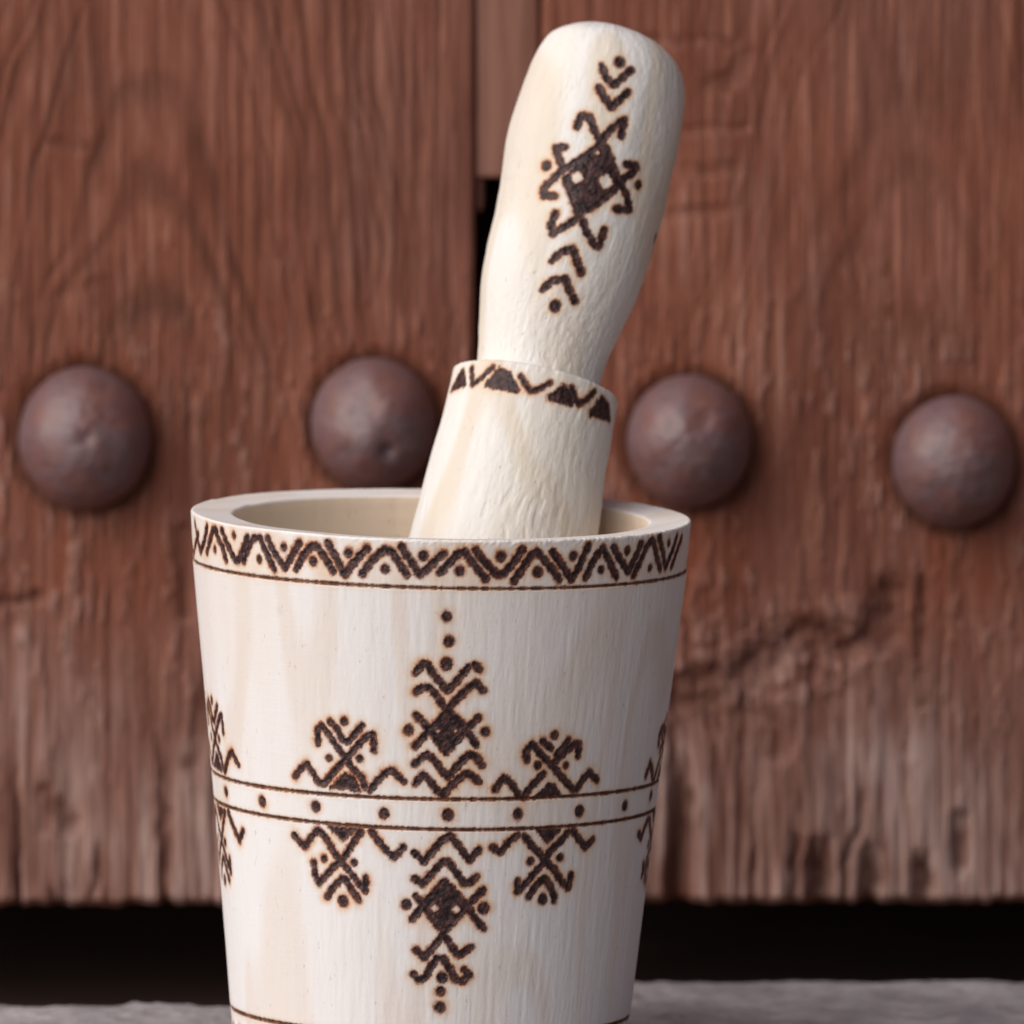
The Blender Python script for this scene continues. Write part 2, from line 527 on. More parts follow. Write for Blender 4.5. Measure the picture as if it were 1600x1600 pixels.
for i in range(11):
    a = math.radians(87) + i * per
    mk.items.append(['line', G_TOP, a + per * np.array([0, .5, 1.0]), np.array([zt0, zt1, zt0]), 0.00068, 1])
    mk.items.append(['line', G_TOP, a + per * np.array([.6, 1.1, 1.6]), np.array([zt1, zt0, zt1]), 0.00068, 1])
    mk.items.append(['dot', G_TOP, np.array([a + per * .5]), np.array([zt0 + 0.0015]), 0.0009, 1])
# the burnt pattern of the foot band, only its top shows
for i in range(42):
    a = -math.pi + i * 2 * math.pi / 42
    zf0, zf1 = 0.002, Z4 - 0.0035
    mk.items.append(['line', G_BASE, a + 0.15 * np.array([0, .5, 1.0]), np.array([zf0, zf1, zf0]), 0.00068, 1])

# profile rows: foot, outer wall, rim, inner wall, inner floor
zin = 0.028
rim_w = rad(391 - 324, ZR)
RO = R_PTS_R[-1]; RI = RO - rim_w
dzr = 0.0007
NV = 470
z_out = np.linspace(0.0016, ZR - 0.0005, NV)
rows = [(0.001, 0.003), (rad(250, 0), 0.003), (rad(285, 0), 0.0), (rad(301, 0), 0.0003)]
rows = [(r, z, -1.0) for r, z in rows]
for z in z_out:
    rows.append((float(np.interp(z, R_PTS_Z, R_PTS_R)), z, 1.0))
rows += [(RO - 0.00012, ZR - 0.00015, 2.0), (RO - 0.0005, ZR, 2.0)]
for f in np.linspace(0.08, 0.93, 18):
    rows.append((RO - f * rim_w, ZR - f * dzr, 2.0))
rows += [(RI + 0.0003, ZR - dzr - 0.0001, 2.0), (RI, ZR - dzr - 0.0006, 3.0)]
for f in np.linspace(0.02, 1, 90):
    rows.append((RI - 0.0105 * f ** 1.4, ZR - dzr - 0.0006 - f * (ZR - zin - 0.012), 3.0))
for a in np.linspace(0.15, 1.0, 14) * math.pi / 2:
    rr = RI - 0.0105
    rows.append((rr - 0.011 * (1 - math.cos(a)), zin + 0.0114 * (1 - math.sin(a)), 3.0))
rows += [(0.012, zin - 0.0002, 3.0), (0.0008, zin - 0.0003, 3.0)]
rows = np.array(rows)
th_f = np.radians(np.linspace(-112, 112, 840))
th_b = np.radians(np.linspace(112, 248, 122)[1:-1])
th_m = np.concatenate([th_f, th_b])
TH = np.broadcast_to(th_m[None, :], (len(rows), len(th_m))).copy()
VV = np.broadcast_to(rows[:, 1][:, None], TH.shape).copy()
RR = np.broadcast_to(rows[:, 0][:, None], TH.shape).copy()
ZZ = VV.copy()
KIND = np.broadcast_to(rows[:, 2][:, None], TH.shape)
ow = rows[:, 2] == 1.0
dm = np.full(TH.shape, 1.0); gm = np.full(TH.shape, -1, dtype=np.int32)
# the copies on the back reach past +-pi: fold the angles into the grid's range
for it in mk.items:
    it[2] = it[2]
df, gf = mk.field(TH[ow], VV[ow], RR[ow])
dm[ow] = df; gm[ow] = gf
XS = TH * 0.048
dm = dm + np.where(dm < 0.9, 0.00011 * vn(XS * 2200, VV * 2200, 3) + 0.00008 * vn(XS * 5000, VV * 5000, 4), 0)
char = 1 - sstep(-0.00017, 0.00015, dm)
halo = 0.5 + 0.5 * vn(XS * 420, VV * 420, 8)
scorch = np.exp(-np.clip(dm, 0, None) / (0.00062 + 0.00055 * halo))
groove = np.zeros(TH.shape)
gdep = np.zeros(TH.shape)
GRV = ((Z1, 0.00043), (Z2, 0.00047), (Z3, 0.00047), (Z4, 0.0005))
for zc, gw in GRV:
    jag = 0.00010 * vn(XS * 1500, VV * 0 + zc * 999, 11) + 0.00006 * vn(XS * 4000, VV * 0 + zc * 99, 12)
    q = np.abs(VV - zc - 0.00015 * np.sin(TH * 2 + zc * 300)) - gw + jag
    q = np.where(KIND == 1.0, q, 1)
    groove = np.maximum(groove, 1 - sstep(-0.00016, 0.00010, q))
    gdep = np.maximum(gdep, 1 - sstep(-0.0004, 0.0001, q))
    scorch = np.maximum(scorch, 0.42 * np.exp(-np.clip(q, 0, None) / 0.0007))
# the band under the rim has been toasted while the zigzag was burnt in
band = (KIND == 1.0) * sstep(Z1, Z1 + 0.001, VV) * (1 - sstep(ZR - 0.0042, ZR - 0.0015, VV))
scorch = np.maximum(scorch, 0.40 * band * (0.75 + 0.35 * vn(XS * 300, VV * 300, 21)))
disp = -0.00024 * sstep(0.00015, -0.0006, dm) - 0.00042 * gdep
disp += 0.00012 * char * vn(XS * 1300, VV * 1300, 31)
wood = 0.00006 * fbm(XS * 900, VV * 120, 3, 41) + 0.00010 * fbm(XS * 40, VV * 25, 2, 43)
dents = sstep(0.55, 0.9, vn(XS * 520, VV * 330, 44)) * sstep(0.1, 0.6, vn(XS * 45, VV * 45, 45))
disp += np.where(KIND == 1.0, wood, 0)
# torn fibres along the rim's outer edge
edge = (KIND == 1.0) * sstep(ZR - 0.0022, ZR - 0.0004, VV)
front = sstep(-0.9, 0.2, TH) * (1 - sstep(1.5, 1.8, TH))
disp += edge * front * (0.00016 * fbm(XS * 1600, VV * 900, 3, 51))
# turned inside: faint tool rings
ins = (KIND == 3.0)
disp += ins * (0.00005 * vn(ZZ * 900, TH * 3, 61) + 0.00006 * vn(TH * 30, ZZ * 60, 62))
tz = np.gradient(rows[:, 1]); tr = np.gradient(rows[:, 0])
ln_ = np.hypot(tz, tr) + 1e-12
nr_, nz_ = (tz / ln_)[:, None], (-tr / ln_)[:, None]
RR = RR + disp * nr_
ZZ = ZZ + disp * nz_
# the rim is not perfectly flat; its outer corner is chipped here and there
ZZ = ZZ + np.where(rows[:, 1][:, None] > ZR - 0.0012, 0.00010 * vn(TH * 3, TH * 0, 71) , 0)
cor = (rows[:, 0][:, None] > RO - 0.0008) & (rows[:, 1][:, None] > ZR - 0.0008)
ZZ = ZZ - np.where(cor, 0.00014 * np.clip(vn(XS * 2200, XS * 0 + 5, 72) + 0.4 * vn(XS * 700, XS * 0 + 5, 73), 0, 1) * (0.3 + front), 0)
P = np.stack([RR * np.sin(TH), -RR * np.cos(TH), ZZ], -1)
Nn = -grid_normals(P, True)
if np.mean((Nn[200] * P[200])[..., :2].sum(-1)) < 0:
    Nn = -Nn
F = grid_faces(len(rows), len(th_m), True)
V = P.reshape(-1, 3); N_ = Nn.reshape(-1, 3)
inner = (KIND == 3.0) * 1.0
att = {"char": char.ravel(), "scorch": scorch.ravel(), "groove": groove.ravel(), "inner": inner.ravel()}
dflat = dm.ravel(); gflat = gm.ravel()
fd = dflat[F]; kmin = fd.argmin(1)
fg = np.where(fd.min(1) < 0, gflat[F][np.arange(len(F)), kmin], -1)
gg = groove.ravel()[F].max(1) > 0.5
vz = VV.ravel()[F[:, 0]]
for i, (zc, gw) in enumerate(GRV):
    fg = np.where((fg < 0) & gg & (np.abs(vz - zc) < 0.003), 100 + i, fg)

mortar = empty("mortar")
tag(mortar, "pale turned wooden mortar with burnt zigzag rim and diamond motifs standing on grey stone", "mortar")
mortar.matrix_world = Matrix(Mm.tolist())
sub_mesh("bowl", V, F, fg == -1, M_MORTAR, mortar, att, N_)
names = {G_TOP: ("burnt_border", "dark zigzag and dot border burnt in just under the rim"),
         G_DOT: ("burnt_dot_row", "row of single dots burnt between the two middle grooves"),
         G_CU: ("burnt_motif", "tall motif with three dots on top above the middle band"),
         G_CL: ("burnt_motif", "tall motif ending in three dots below the middle band"),
         G_LU: ("burnt_motif", "small crossed motif left of the tall one above the band"),
         G_LL: ("burnt_motif", "small crossed motif left of the tall one below the band"),
         G_RU: ("burnt_motif", "small crossed motif right of the tall one above the band"),
         G_RL: ("burnt_motif", "small crossed motif right of the tall one below the band"),
         G_BASE: ("burnt_border", "dark zigzag burnt round the foot")}
for gid in range(0, 23):
    nm, lb = names.get(gid, ("burnt_motif", None))
    o_ = sub_mesh(nm, V, F, fg == gid, M_MORTAR, mortar, att, N_)
    if o_ is not None and lb: o_["label"] = lb
for i in range(4):
    sub_mesh("groove_ring", V, F, fg == 100 + i, M_MORTAR, mortar, att, N_)

# ================================================================== PESTLE
TA = math.radians(12.0); BETA = math.radians(13.0)
dimg = np.array([math.sin(TA), -math.cos(TA)]); nimg = np.array([math.cos(TA), math.sin(TA)])
A_px = np.array([787.0, 835.0])
U = math.cos(BETA) * (math.sin(TA) * RIGHT + math.cos(TA) * UP) + math.sin(BETA) * FWD
Xp = math.cos(TA) * RIGHT - math.sin(TA) * UP
Yp = np.cross(U, Xp)
if Yp @ FWD < 0: Yp = -Yp
# reference point: behind the mortar's axis so that the shaft rests on the inner back of the rim
dep = D0 + 0.0175
r_ = FWD + RIGHT * ((A_px[0] - 800) / FPX) - UP * ((A_px[1] - 800) / FPX)
A_w = CAM + r_ * dep
Mp = np.eye(4); Mp[:3, 0] = Xp; Mp[:3, 1] = Yp; Mp[:3, 2] = U; Mp[:3, 3] = A_w
kpx = FPX / dep
left = [(640, 835), (664, 745), (690, 655), (703, 600), (708, 578)]
right = [(935, 830), (945, 745), (955, 690), (962, 650)]
hleft = [(748, 560), (747, 545), (751, 440), (764, 365), (773, 340), (785, 270), (793, 202), (811, 147), (830, 93), (843, 68), (859, 47), (880, 39), (906, 34)]
hright = [(944, 575), (955, 550), (974, 512), (996, 465), (1019, 400), (1037, 340), (1049, 285), (1061, 237), (1070, 175), (1072, 152), (1071, 133), (1066, 112), (1056, 95), (1042, 79), (1025, 66), (1002, 54), (977, 47.5)]
def sp(pts):
    q = np.array(pts, float) - A_px
    return (q @ dimg) / (math.cos(BETA) * kpx), (q @ nimg) / kpx
sl_, pl_ = sp(left); sr_, pr_ = sp(right); hsl, hpl = sp(hleft); hsr, hpr = sp(hright)
S_SH = float(240 / (math.cos(BETA) * kpx))
lo = np.linspace(-0.002, S_SH, 30)
L1 = np.interp(lo, sl_, pl_); R1 = np.interp(lo, sr_, pr_)
S_TOP = float(sp([(906, 34)])[0][0]) + 0.0003
hi = np.concatenate([np.linspace(S_SH + 0.0005, S_TOP - 0.016, 60), S_TOP - 0.016 + (0.016 - 0.0004) * np.sin(np.linspace(0.04, 1, 50) * math.pi / 2)])
def smooth(a, n=7):
    b = np.pad(a, n, mode='edge')
    return np.convolve(b, np.ones(2 * n + 1) / (2 * n + 1), mode='valid')
L2 = smooth(np.interp(hi, hsl, hpl), 3); R2 = smooth(np.interp(hi, hsr, hpr), 3)
r_lo, c_lo = (R1 - L1) / 2, (R1 + L1) / 2
r_hi, c_hi = (R2 - L2) / 2, (R2 + L2) / 2
LEN_IN = 0.083
prof = []                                     # (s, r, c)
rb = r_lo[0]
sb = -0.002 - LEN_IN
r_foot = 0.0232
for a in np.linspace(0.02, 1, 14) * math.pi / 2:
    prof.append((sb + 0.010 * (1 - math.sin(a)) * 1.0 - 0.0, r_foot - 0.010 + 0.010 * math.sin(a) if a > 0.05 else 0.001, c_lo[0]))
prof = [(sb, 0.0008, c_lo[0]), (sb, r_foot - 0.008, c_lo[0])]
for a in np.linspace(0.1, 1, 9) * math.pi / 2:
    prof.append((sb + 0.006 * (1 - math.cos(a)), r_foot - 0.008 + 0.008 * math.sin(a), c_lo[0]))
for f in np.linspace(0.1, 0.72, 12):
    s_ = sb + 0.006 + f * (LEN_IN - 0.006)
    prof.append((s_, r_foot + (rb - r_foot) * f, c_lo[0]))
n_lo0 = len(prof)
for s_ in np.linspace(-0.018, S_SH - 0.0009, 190):
    if s_ < -0.002:
        prof.append((s_, rb + (r_foot - rb) * (-0.002 - s_) / LEN_IN, c_lo[0]))
    else:
        prof.append((s_, float(np.interp(s_, lo, r_lo)), float(np.interp(s_, lo, c_lo))))
rs, cs = r_lo[-1], c_lo[-1]
for a in np.linspace(0.2, 1, 5) * math.pi / 2:
    prof.append((S_SH - 0.0009 + 0.0009 * math.sin(a), rs - 0.0009 * (1 - math.cos(a)), cs))
r_n = r_hi[0]
for f in (0.3, 0.6, 0.85):
    prof.append((S_SH + 0.0001 * f, rs - 0.0009 - f * (rs - 0.0009 - r_n), cs + (c_hi[0] - cs) * f))
prof.append((S_SH + 0.0004, r_n + 0.0002, c_hi[0]))
for s_ in np.concatenate([np.linspace(S_SH + 0.0009, hi[-1] - 0.012, 290), hi[-1] - 0.012 + 0.012 * np.sin(np.linspace(0.02, 1, 70) * math.pi / 2)]):
    prof.append((s_, float(np.interp(s_, hi, r_hi)), float(np.interp(s_, hi, c_hi))))
re, ce = r_hi[-1], c_hi[-1]
for a in np.linspace(0.06, 0.985, 24) * math.pi / 2:
    prof.append((hi[-1] + 0.0004 * math.sin(a), max(re * math.cos(a), 0.0005), ce))
prof = np.array(prof)
# the crown of the handle is cut a little slanting: high on the left, low on the right
PS, PR, PC = prof[:, 0], prof[:, 1], prof[:, 2]
mono = np.maximum.accumulate(PS + np.arange(len(PS)) * 1e-9)
surf_p = Surf(lambda v: np.interp(v, mono, PR), lambda v: np.interp(v, mono, PC), lambda v: v, Mp)
mp = Marks(surf_p, 0.06)
mp.vs, mp.rs = mono, PR
o, k = (740, 0), 4.21
dt(mp, 0, o, k, (960, 408, 36), (478, 1090, 32), (1085, 1215, 28))
ln(mp, 0, o, k, 24, [(842, 430), (870, 510), (920, 560), (1035, 460)], [(820, 570), (850, 630), (905, 705), (1015, 605)],
   [(680, 835), (705, 762), (760, 765), (790, 850), (835, 930)], [(968, 895), (990, 785), (900, 850), (835, 930)],
   [(605, 968), (538, 970), (560, 1040), (590, 1110)], [(590, 1110), (520, 1180), (455, 1240), (462, 1288), (535, 1290)],
   [(590, 1110), (700, 1050), (800, 980), (850, 940)], [(850, 940), (900, 1040), (940, 1150), (960, 1190)],
   [(970, 1190), (900, 1270), (780, 1360), (700, 1400)], [(600, 1170), (640, 1270), (680, 1380), (690, 1430)],
   [(1005, 1082), (1072, 1092), (1050, 1135), (970, 1185)], [(965, 1200), (1005, 1280), (1030, 1380), (935, 1375)])
pl(mp, 0, o, k, 6, [(840, 960), (945, 1180), (790, 1340), (700, 1395), (610, 1150), (720, 1060)])
hl(mp, 0, o, k, (682, 1165, 42), (872, 1195, 50), (815, 1005, 16))
o = (740, 320)
ln(mp, 0, o, k, 24, [(680, 20), (690, 80), (620, 130), (520, 190), (508, 130), (535, 60)],
   [(700, 60), (740, 170), (800, 275), (828, 268), (858, 165)],
   [(515, 368), (570, 312), (650, 288), (680, 370), (708, 445)], [(452, 558), (510, 502), (600, 485), (630, 560), (668, 635)])
dt(mp, 0, o, k, (535, 665, 35), (1195, 222, 30))
o, k = (620, 540), 4.21
pl(mp, 1, o, k, 17, [(432, 160), (365, 285), (445, 260)], [(680, 160), (595, 260), (790, 295), (735, 190)],
   [(1100, 270), (1000, 345), (1145, 385), (1165, 330)], [(1350, 345), (1278, 445), (1400, 485), (1385, 390)])
ln(mp, 1, o, k, 18, [(490, 150), (500, 258), (560, 210), (630, 143)], [(815, 200), (850, 260), (880, 300), (940, 283), (1010, 242)],
   [(1150, 275), (1195, 388), (1250, 352), (1300, 302)])
mp.copy(0, 2, math.pi)
mp.copy(1, 3, math.radians(175))

th_f = np.radians(np.linspace(-108, 108, 330))
th_b = np.radians(np.linspace(108, 252, 62)[1:-1])
th_p = np.concatenate([th_f, th_b])
TH = np.broadcast_to(th_p[None, :], (len(prof), len(th_p))).copy()
VV = np.broadcast_to(mono[:, None], TH.shape).copy()
RR = np.broadcast_to(PR[:, None], TH.shape).copy()
CC = np.broadcast_to(PC[:, None], TH.shape).copy()
dm, gm = mp.field(TH, VV, RR)
crack = gm == 5
XS = TH * 0.018
dm = dm + np.where(dm < 0.9, 0.00011 * vn(XS * 2200, VV * 2200, 103) + 0.00008 * vn(XS * 5000, VV * 5000, 104), 0)
char = 1 - sstep(-0.00017, 0.00015, dm)
halo = 0.5 + 0.5 * vn(XS * 420, VV * 420, 108)
scorch = np.exp(-np.clip(dm, 0, None) / (0.00048 + 0.00045 * halo))
# scorch under the shoulder border
scorch = np.maximum(scorch, 0.15 * sstep(S_SH - 0.009, S_SH - 0.006, VV) * (VV < S_SH))
disp = -0.00022 * sstep(0.00015, -0.0006, dm) + 0.0001 * char * vn(XS * 1300, VV * 1300, 131)
# knife-cut surface: flat facets, long dents, pitted neck
onside = sstep(0.006, 0.012, RR)
facet = fbm(TH * 3.2, VV * 55, 3, 141)
cut = fbm(XS * 800 + 0.8 * vn(XS * 200, VV * 90, 5), VV * 200, 3, 143)
scoop = sstep(0.15, 0.75, vn(XS * 900 + vn(XS * 150, VV * 120, 9), VV * 260, 146))
low = (VV < S_SH)
disp += onside * (0.00020 * facet + np.where(low, 0.00009, 0.00005) * cut - np.where(low, 0.00013, 0.00004) * scoop * sstep(-0.3, 0.5, vn(XS * 60, VV * 50, 147)))
neck = (~low) * (1 - sstep(S_SH + 0.014, S_SH + 0.022, VV))
disp += neck * 0.00009 * fbm(XS * 900, VV * 700, 3, 151)
disp += (~low) * 0.00006 * fbm(XS * 900, VV * 350, 3, 152)
tz = np.gradient(mono); tr = np.gradient(PR)
ll = np.hypot(tz, tr) + 1e-12
nr_, nz_ = np.clip(tz / ll, 0, 1)[:, None], np.clip(-tr / ll, -1, 1)[:, None]
RR2 = RR + disp * nr_
SS = VV + disp * nz_
# slanting crown


P = np.stack([CC + RR2 * np.sin(TH), -RR2 * np.cos(TH), SS], -1)
Nn = -grid_normals(P, True)
if np.mean((Nn[150] * (P[150] - [0, 0, 0]))[..., :2].sum(-1)) < 0:
    Nn = -Nn
F = grid_faces(len(prof), len(th_p), True)
V = P.reshape(-1, 3); N_ = Nn.reshape(-1, 3)
att = {"char": char.ravel(), "scorch": scorch.ravel(), "groove": np.zeros(V.shape[0])}
dflat = dm.ravel(); gflat = gm.ravel()
fd = dflat[F]; kmin = fd.argmin(1)
fg = np.where(fd.min(1) < 0, gflat[F][np.arange(len(F)), kmin], -1)
fg = np.where(fg == 5, -1, fg)
pestle = empty("pestle")
tag(pestle, "pale carved wooden pestle with burnt motif on its handle leaning inside the mortar", "pestle")
pestle.matrix_world = Matrix(Mp.tolist())
vs_f = VV.ravel()[F].mean(1)
sub_mesh("shaft", V, F, (fg == -1) & (vs_f < S_SH), M_PESTLE, pestle, att, N_)
sub_mesh("handle", V, F, (fg == -1) & (vs_f >= S_SH), M_PESTLE, pestle, att, N_)
for gid, nm, lb in ((0, "burnt_motif", "long diamond motif with hooks burnt into the front of the handle"),
                    (1, "burnt_border", "triangles and zigzag burnt round the shoulder"), (2, "burnt_motif", None), (3, "burnt_border", None)):
    o_ = sub_mesh(nm, V, F, fg == gid, M_PESTLE, pestle, att, N_)
    if o_ is not None and lb: o_["label"] = lb

# ================================================================== DOOR
YD = 0.190                      # front face of the planks
DT = 0.045
def door_mat():
    m, t, b = new_mat("weathered_door_wood")
    obj = nnode(t, "ShaderNodeTexCoord").outputs["Object"]
    worn = attr(t, "worn"); dirt = attr(t, "dirt"); rust = attr(t, "rust")
    g1 = noise(t, mapping(t, obj, (1, 1, 0.035)), 620, 5, 0.68, 0.2)
    g2 = noise(t, mapping(t, obj, (1, 1, 0.25)), 55, 4, 0.55, 0.5)
    g4 = noise(t, mapping(t, obj, (1, 1, 0.5)), 16, 3, 0.6)
    c = mix(t, ramp(t, g2, 0.3, 0.7), (0.155, 0.043, 0.023), (0.235, 0.076, 0.043))
    c = mix(t, ramp(t, g4, 0.42, 0.68, 0, 0.55), c, (0.175, 0.072, 0.055))
    c = mix(t, ramp(t, g1, 0.50, 0.66, 0, 0.75), c, (0.36, 0.155, 0.105))
    c = mix(t, ramp(t, g1, 0.48, 0.34, 0, 0.75), c, (0.090, 0.026, 0.015))
    g3 = noise(t, mapping(t, obj, (1, 1, 0.35)), 700, 3, 0.6)
    c = mix(t, ramp(t, g3, 0.55, 0.75, 0, 0.5), c, (0.12, 0.040, 0.024))
    c = mix(t, rust, c, (0.23, 0.058, 0.024))
    wf = mathn(t, 'MULTIPLY', worn, ramp(t, g1, 0.36, 0.58, 0.35, 1.0))
    c = mix(t, wf, c, (0.47, 0.335, 0.30))
    c = mix(t, mathn(t, 'MULTIPLY', dirt, 0.85), c, (0.085, 0.030, 0.018))
    t.links.new(c, b.inputs["Base Color"])
    b.inputs["Roughness"].default_value = 0.6
    b.inputs["Specular IOR Level"].default_value = 0.25
    t.links.new(bump(t, g1, 0.0008, 0.9), b.inputs["Normal"])
    return m
M_DOOR = door_mat()
M_STRIP, t, b = new_mat("strip_wood")
obj = nnode(t, "ShaderNodeTexCoord").outputs["Object"]
g = noise(t, mapping(t, obj, (1, 1, 0.06)), 300, 4, 0.6)
t.links.new(mix(t, ramp(t, g, 0.3, 0.7), (0.21, 0.085, 0.058), (0.31, 0.145, 0.110)), b.inputs["Base Color"])
b.inputs["Roughness"].default_value = 0.6
t.links.new(bump(t, g, 0.0006, 0.5), b.inputs["Normal"])

gouges = []          # (points px, radius px, depth m, dirt)
def gz(pts, r, d, dirt=0.6):
    d, dirt = (d * 0.45, dirt * 0.7) if pts[0][1] < 700 else (d, dirt)
    gouges.append((np.array(pts, float), r, d, dirt))
gz([(60, 470), (160, 440)], 10, 0.0006, 0.5)
gz([(85, 225), (130, 228)], 12, 0.0012, 0.8)
gz([(560, 60), (565, 200)], 5, 0.0005, 0.4)
gz([(900, 60), (1010, 62), (1150, 68)], 9, 0.0010, 0.4)
gz([(1110, 135), (1150, 120), (1165, 92)], 14, 0.0016, 0.8)
gz([(1060, 202), (1160, 203)], 9, 0.0014, 0.5)
gz([(1075, 262), (1150, 265)], 11, 0.0014, 0.6)
gz([(1050, 330), (1140, 328)], 10, 0.0013, 0.5)
gz([(1060, 400), (1100, 480), (1075, 560)], 26, 0.0007, 0.55)
gz([(1070, 1085), (1130, 1068), (1190, 1040), (1235, 1005), (1290, 985), (1330, 1010), (1372, 985), (1388, 925)], 26, 0.0026, 0.55)
gz([(1090, 1105), (1200, 1135), (1215, 1160)], 30, 0.0018, 0.55)
gz([(1062, 1150), (1068, 1240), (1062, 1330), (1060, 1430)], 17, 0.0040, 0.72)
gz([(1178, 1190), (1176, 1430)], 6, 0.0016, 0.6)
gz([(1246, 1240), (1240, 1430)], 8, 0.0024, 0.7)
gz([(1342, 1190), (1346, 1290), (1320, 1350), (1318, 1430)], 7, 0.0018, 0.6)
gz([(1440, 910), (1436, 1100)], 9, 0.0012, 0.6)
gz([(1500, 1280), (1500, 1350)], 14, 0.0022, 0.6)
gz([(1280, 1320), (1282, 1430)], 18, 0.0060, 0.9)
gz([(1365, 1330), (1355, 1430)], 16, 0.0050, 0.9)
gz([(1440, 1340), (1445, 1430)], 16, 0.0050, 0.9)
gz([(27, 1190), (30, 1300), (27, 1430)], 5, 0.0030, 0.9)
gz([(258, 1120), (256, 1250), (262, 1430)], 10, 0.0022, 0.8)
gz([(100, 1270), (108, 1290)], 18, 0.0016, 0.8)
gz([(70, 1240), (66, 1290)], 12, 0.0012, 0.6)
gz([(160, 1320), (145, 1400)], 7, 0.0020, 0.7)
gz([(95, 1385), (95, 1430)], 14, 0.0030, 0.8)
gz([(285, 830), (290, 960)], 12, 0.0010, 0.6)
gz([(0, 940), (60, 935)], 10, 0.0012, 0.6)
gz([(330, 1060), (300, 1200)], 14, 0.0010, 0.6)

STUDS = [((132, 685), 106, 113), ((584, 664), 101, 106), ((1077, 690), 99, 107), ((1491, 722), 98, 105)]

def plank(name, px0, px1, parent, seed, bottom_px, label=None):
    x0 = on_plane_y(px0, 800, YD)[0]; x1 = on_plane_y(px1, 800, YD)[0]
    zb0 = on_plane_y(800, bottom_px, YD)[1]
    lo_x, hi_x = min(max(x0, -0.135), x1), min(x1, 0.150)
    step = 0.00042
    xs = np.arange(lo_x, hi_x, step)
    pre = np.linspace(x0, lo_x, 30)[:-1] if x0 < lo_x - 1e-6 else np.array([])
    post = np.linspace(hi_x, x1, 30) if x1 > hi_x + 1e-6 else np.array([x1])
    xs = np.concatenate([pre, xs, post])
    zs = np.concatenate([np.arange(zb0, zb0 + 0.225, 0.00055), np.linspace(zb0 + 0.225, 1.9, 120)])
    X, Z = np.meshgrid(xs, zs)
    pp, _ = project(np.stack([X, np.full(X.shape, YD), Z], -1).reshape(-1, 3))
    PX = pp[:, 0].reshape(X.shape); PY = pp[:, 1].reshape(X.shape)
    lowz = 1 - sstep(zb0 + 0.0, zb0 + 0.075, Z)                # worn towards the bottom
    midz = 1 - sstep(zb0 + 0.10, zb0 + 0.17, Z)
    flow = 0.0030 * vn(X * 16, Z * 6, seed) + 0.0004 * vn(X * 90, Z * 30, seed + 1)
    xf = X + flow * (1 - 0.6 * lowz)
    fib = fbm(xf * 1500, Z * 30, 3, seed + 2, 0.6)
    fib2 = fbm(xf * 520, Z * 20, 4, seed + 3, 0.7)
    lump = fbm(X * 70, Z * 40, 3, seed + 4)
    tear = sstep(0.05, 0.6, fbm(xf * 620, Z * 150, 3, seed + 5, 0.6))
    fleck = midz * (1 - lowz)
    h = 0.00016 * fib + 0.00010 * fib2 + 0.0002 * lump + 0.0018 * fbm(X * 12, Z * 9, 2, seed + 6)
    h += (0.0006 * lowz + 0.00008) * fib2 + (0.0001 + 0.0006 * fleck) * tear
    h += lowz * 0.0012 * fbm(xf * 180, Z * 14, 3, seed + 7)
    dirt = sstep(0.0, 0.6, -fib) * 0.25 + sstep(0.1, 0.7, -fib2) * 0.3 + sstep(0.1, 0.8, -lump) * 0.35
    dirt *= (0.55 + 0.45 * lowz)
    pale_edge = np.zeros(X.shape)  # paler worn edges along the wide groove
    for pts, r, d, di in gouges:
        m_ = (PX > pts[:, 0].min() - 3 * r) & (PX < pts[:, 0].max() + 3 * r) & (PY > pts[:, 1].min() - 3 * r) & (PY < pts[:, 1].max() + 3 * r)
        if not m_.any(): continue
        qx, qy = PX[m_] + 3.0 * vn(PX[m_] / 25, PY[m_] / 25, 7), PY[m_] + 0.45 * r * vn(PX[m_] / 30, PY[m_] / 30, 9)
        dd = np.full(qx.shape, 1e9)
        for i in range(len(pts) - 1):
            a, b_ = pts[i], pts[i + 1]; e = b_ - a
            tt = np.clip(((qx - a[0]) * e[0] + (qy - a[1]) * e[1]) / (e @ e), 0, 1)
            dd = np.minimum(dd, np.hypot(qx - a[0] - tt * e[0], qy - a[1] - tt * e[1]))
        f = 1 - sstep(0.2 * r, 1.7 * r, dd)
        if d > 0.0039 and d < 0.0041:
            edge_ = np.exp(-((dd - 2.1 * r) / (0.7 * r)) ** 2) * sstep(1180, 1260, qy)
            pale_edge[m_] = np.maximum(pale_edge[m_], edge_)
        else:
            f = f * (0.72 + 0.28 * vn(PX[m_] / 30, PY[m_] / 30, 13))
        y0_, y1_ = pts[:, 1].min(), pts[:, 1].max()
        if y1_ > 1380:
            f = f * sstep(y0_ - 2 * r, y0_ + 0.55 * (1430 - y0_), qy + 12 * vn(qx / 9, qy / 60, 4))
        h[m_] -= d * f
        dirt[m_] = np.maximum(dirt[m_], di * f)
    rust = np.zeros(X.shape)
    for (cx, cy), rx, ry in STUDS:
        q = np.hypot((PX - cx) / rx, (PY - cy) / ry)
        h -= 0.0012 * (1 - sstep(0.9, 1.25, q)) 
        below = np.exp(-((PX - cx - 25) / (rx * 0.9)) ** 2) * sstep(cy - 40, cy + 40, PY) * (1 - sstep(cy + 130, cy + 420, PY))
        rust = np.maximum(rust, 0.95 * below * (0.7 + 0.5 * vn(xf * 200, Z * 20, 77)))
        rust = np.maximum(rust, 0.35 * (1 - sstep(1.0, 1.5, q)))
        dirt = np.maximum(dirt, 0.8 * (1 - sstep(1.0, 1.22, q)))
    px_, py_ = PX + 18 * vn(PX / 90, PY / 120, 5), PY + 26 * vn(PX / 120, PY / 160, 6)
    va = py_ - ((px_ - 235) / 9.1) ** 2
    vb = py_ - ((px_ - 1430) / 10.5) ** 2
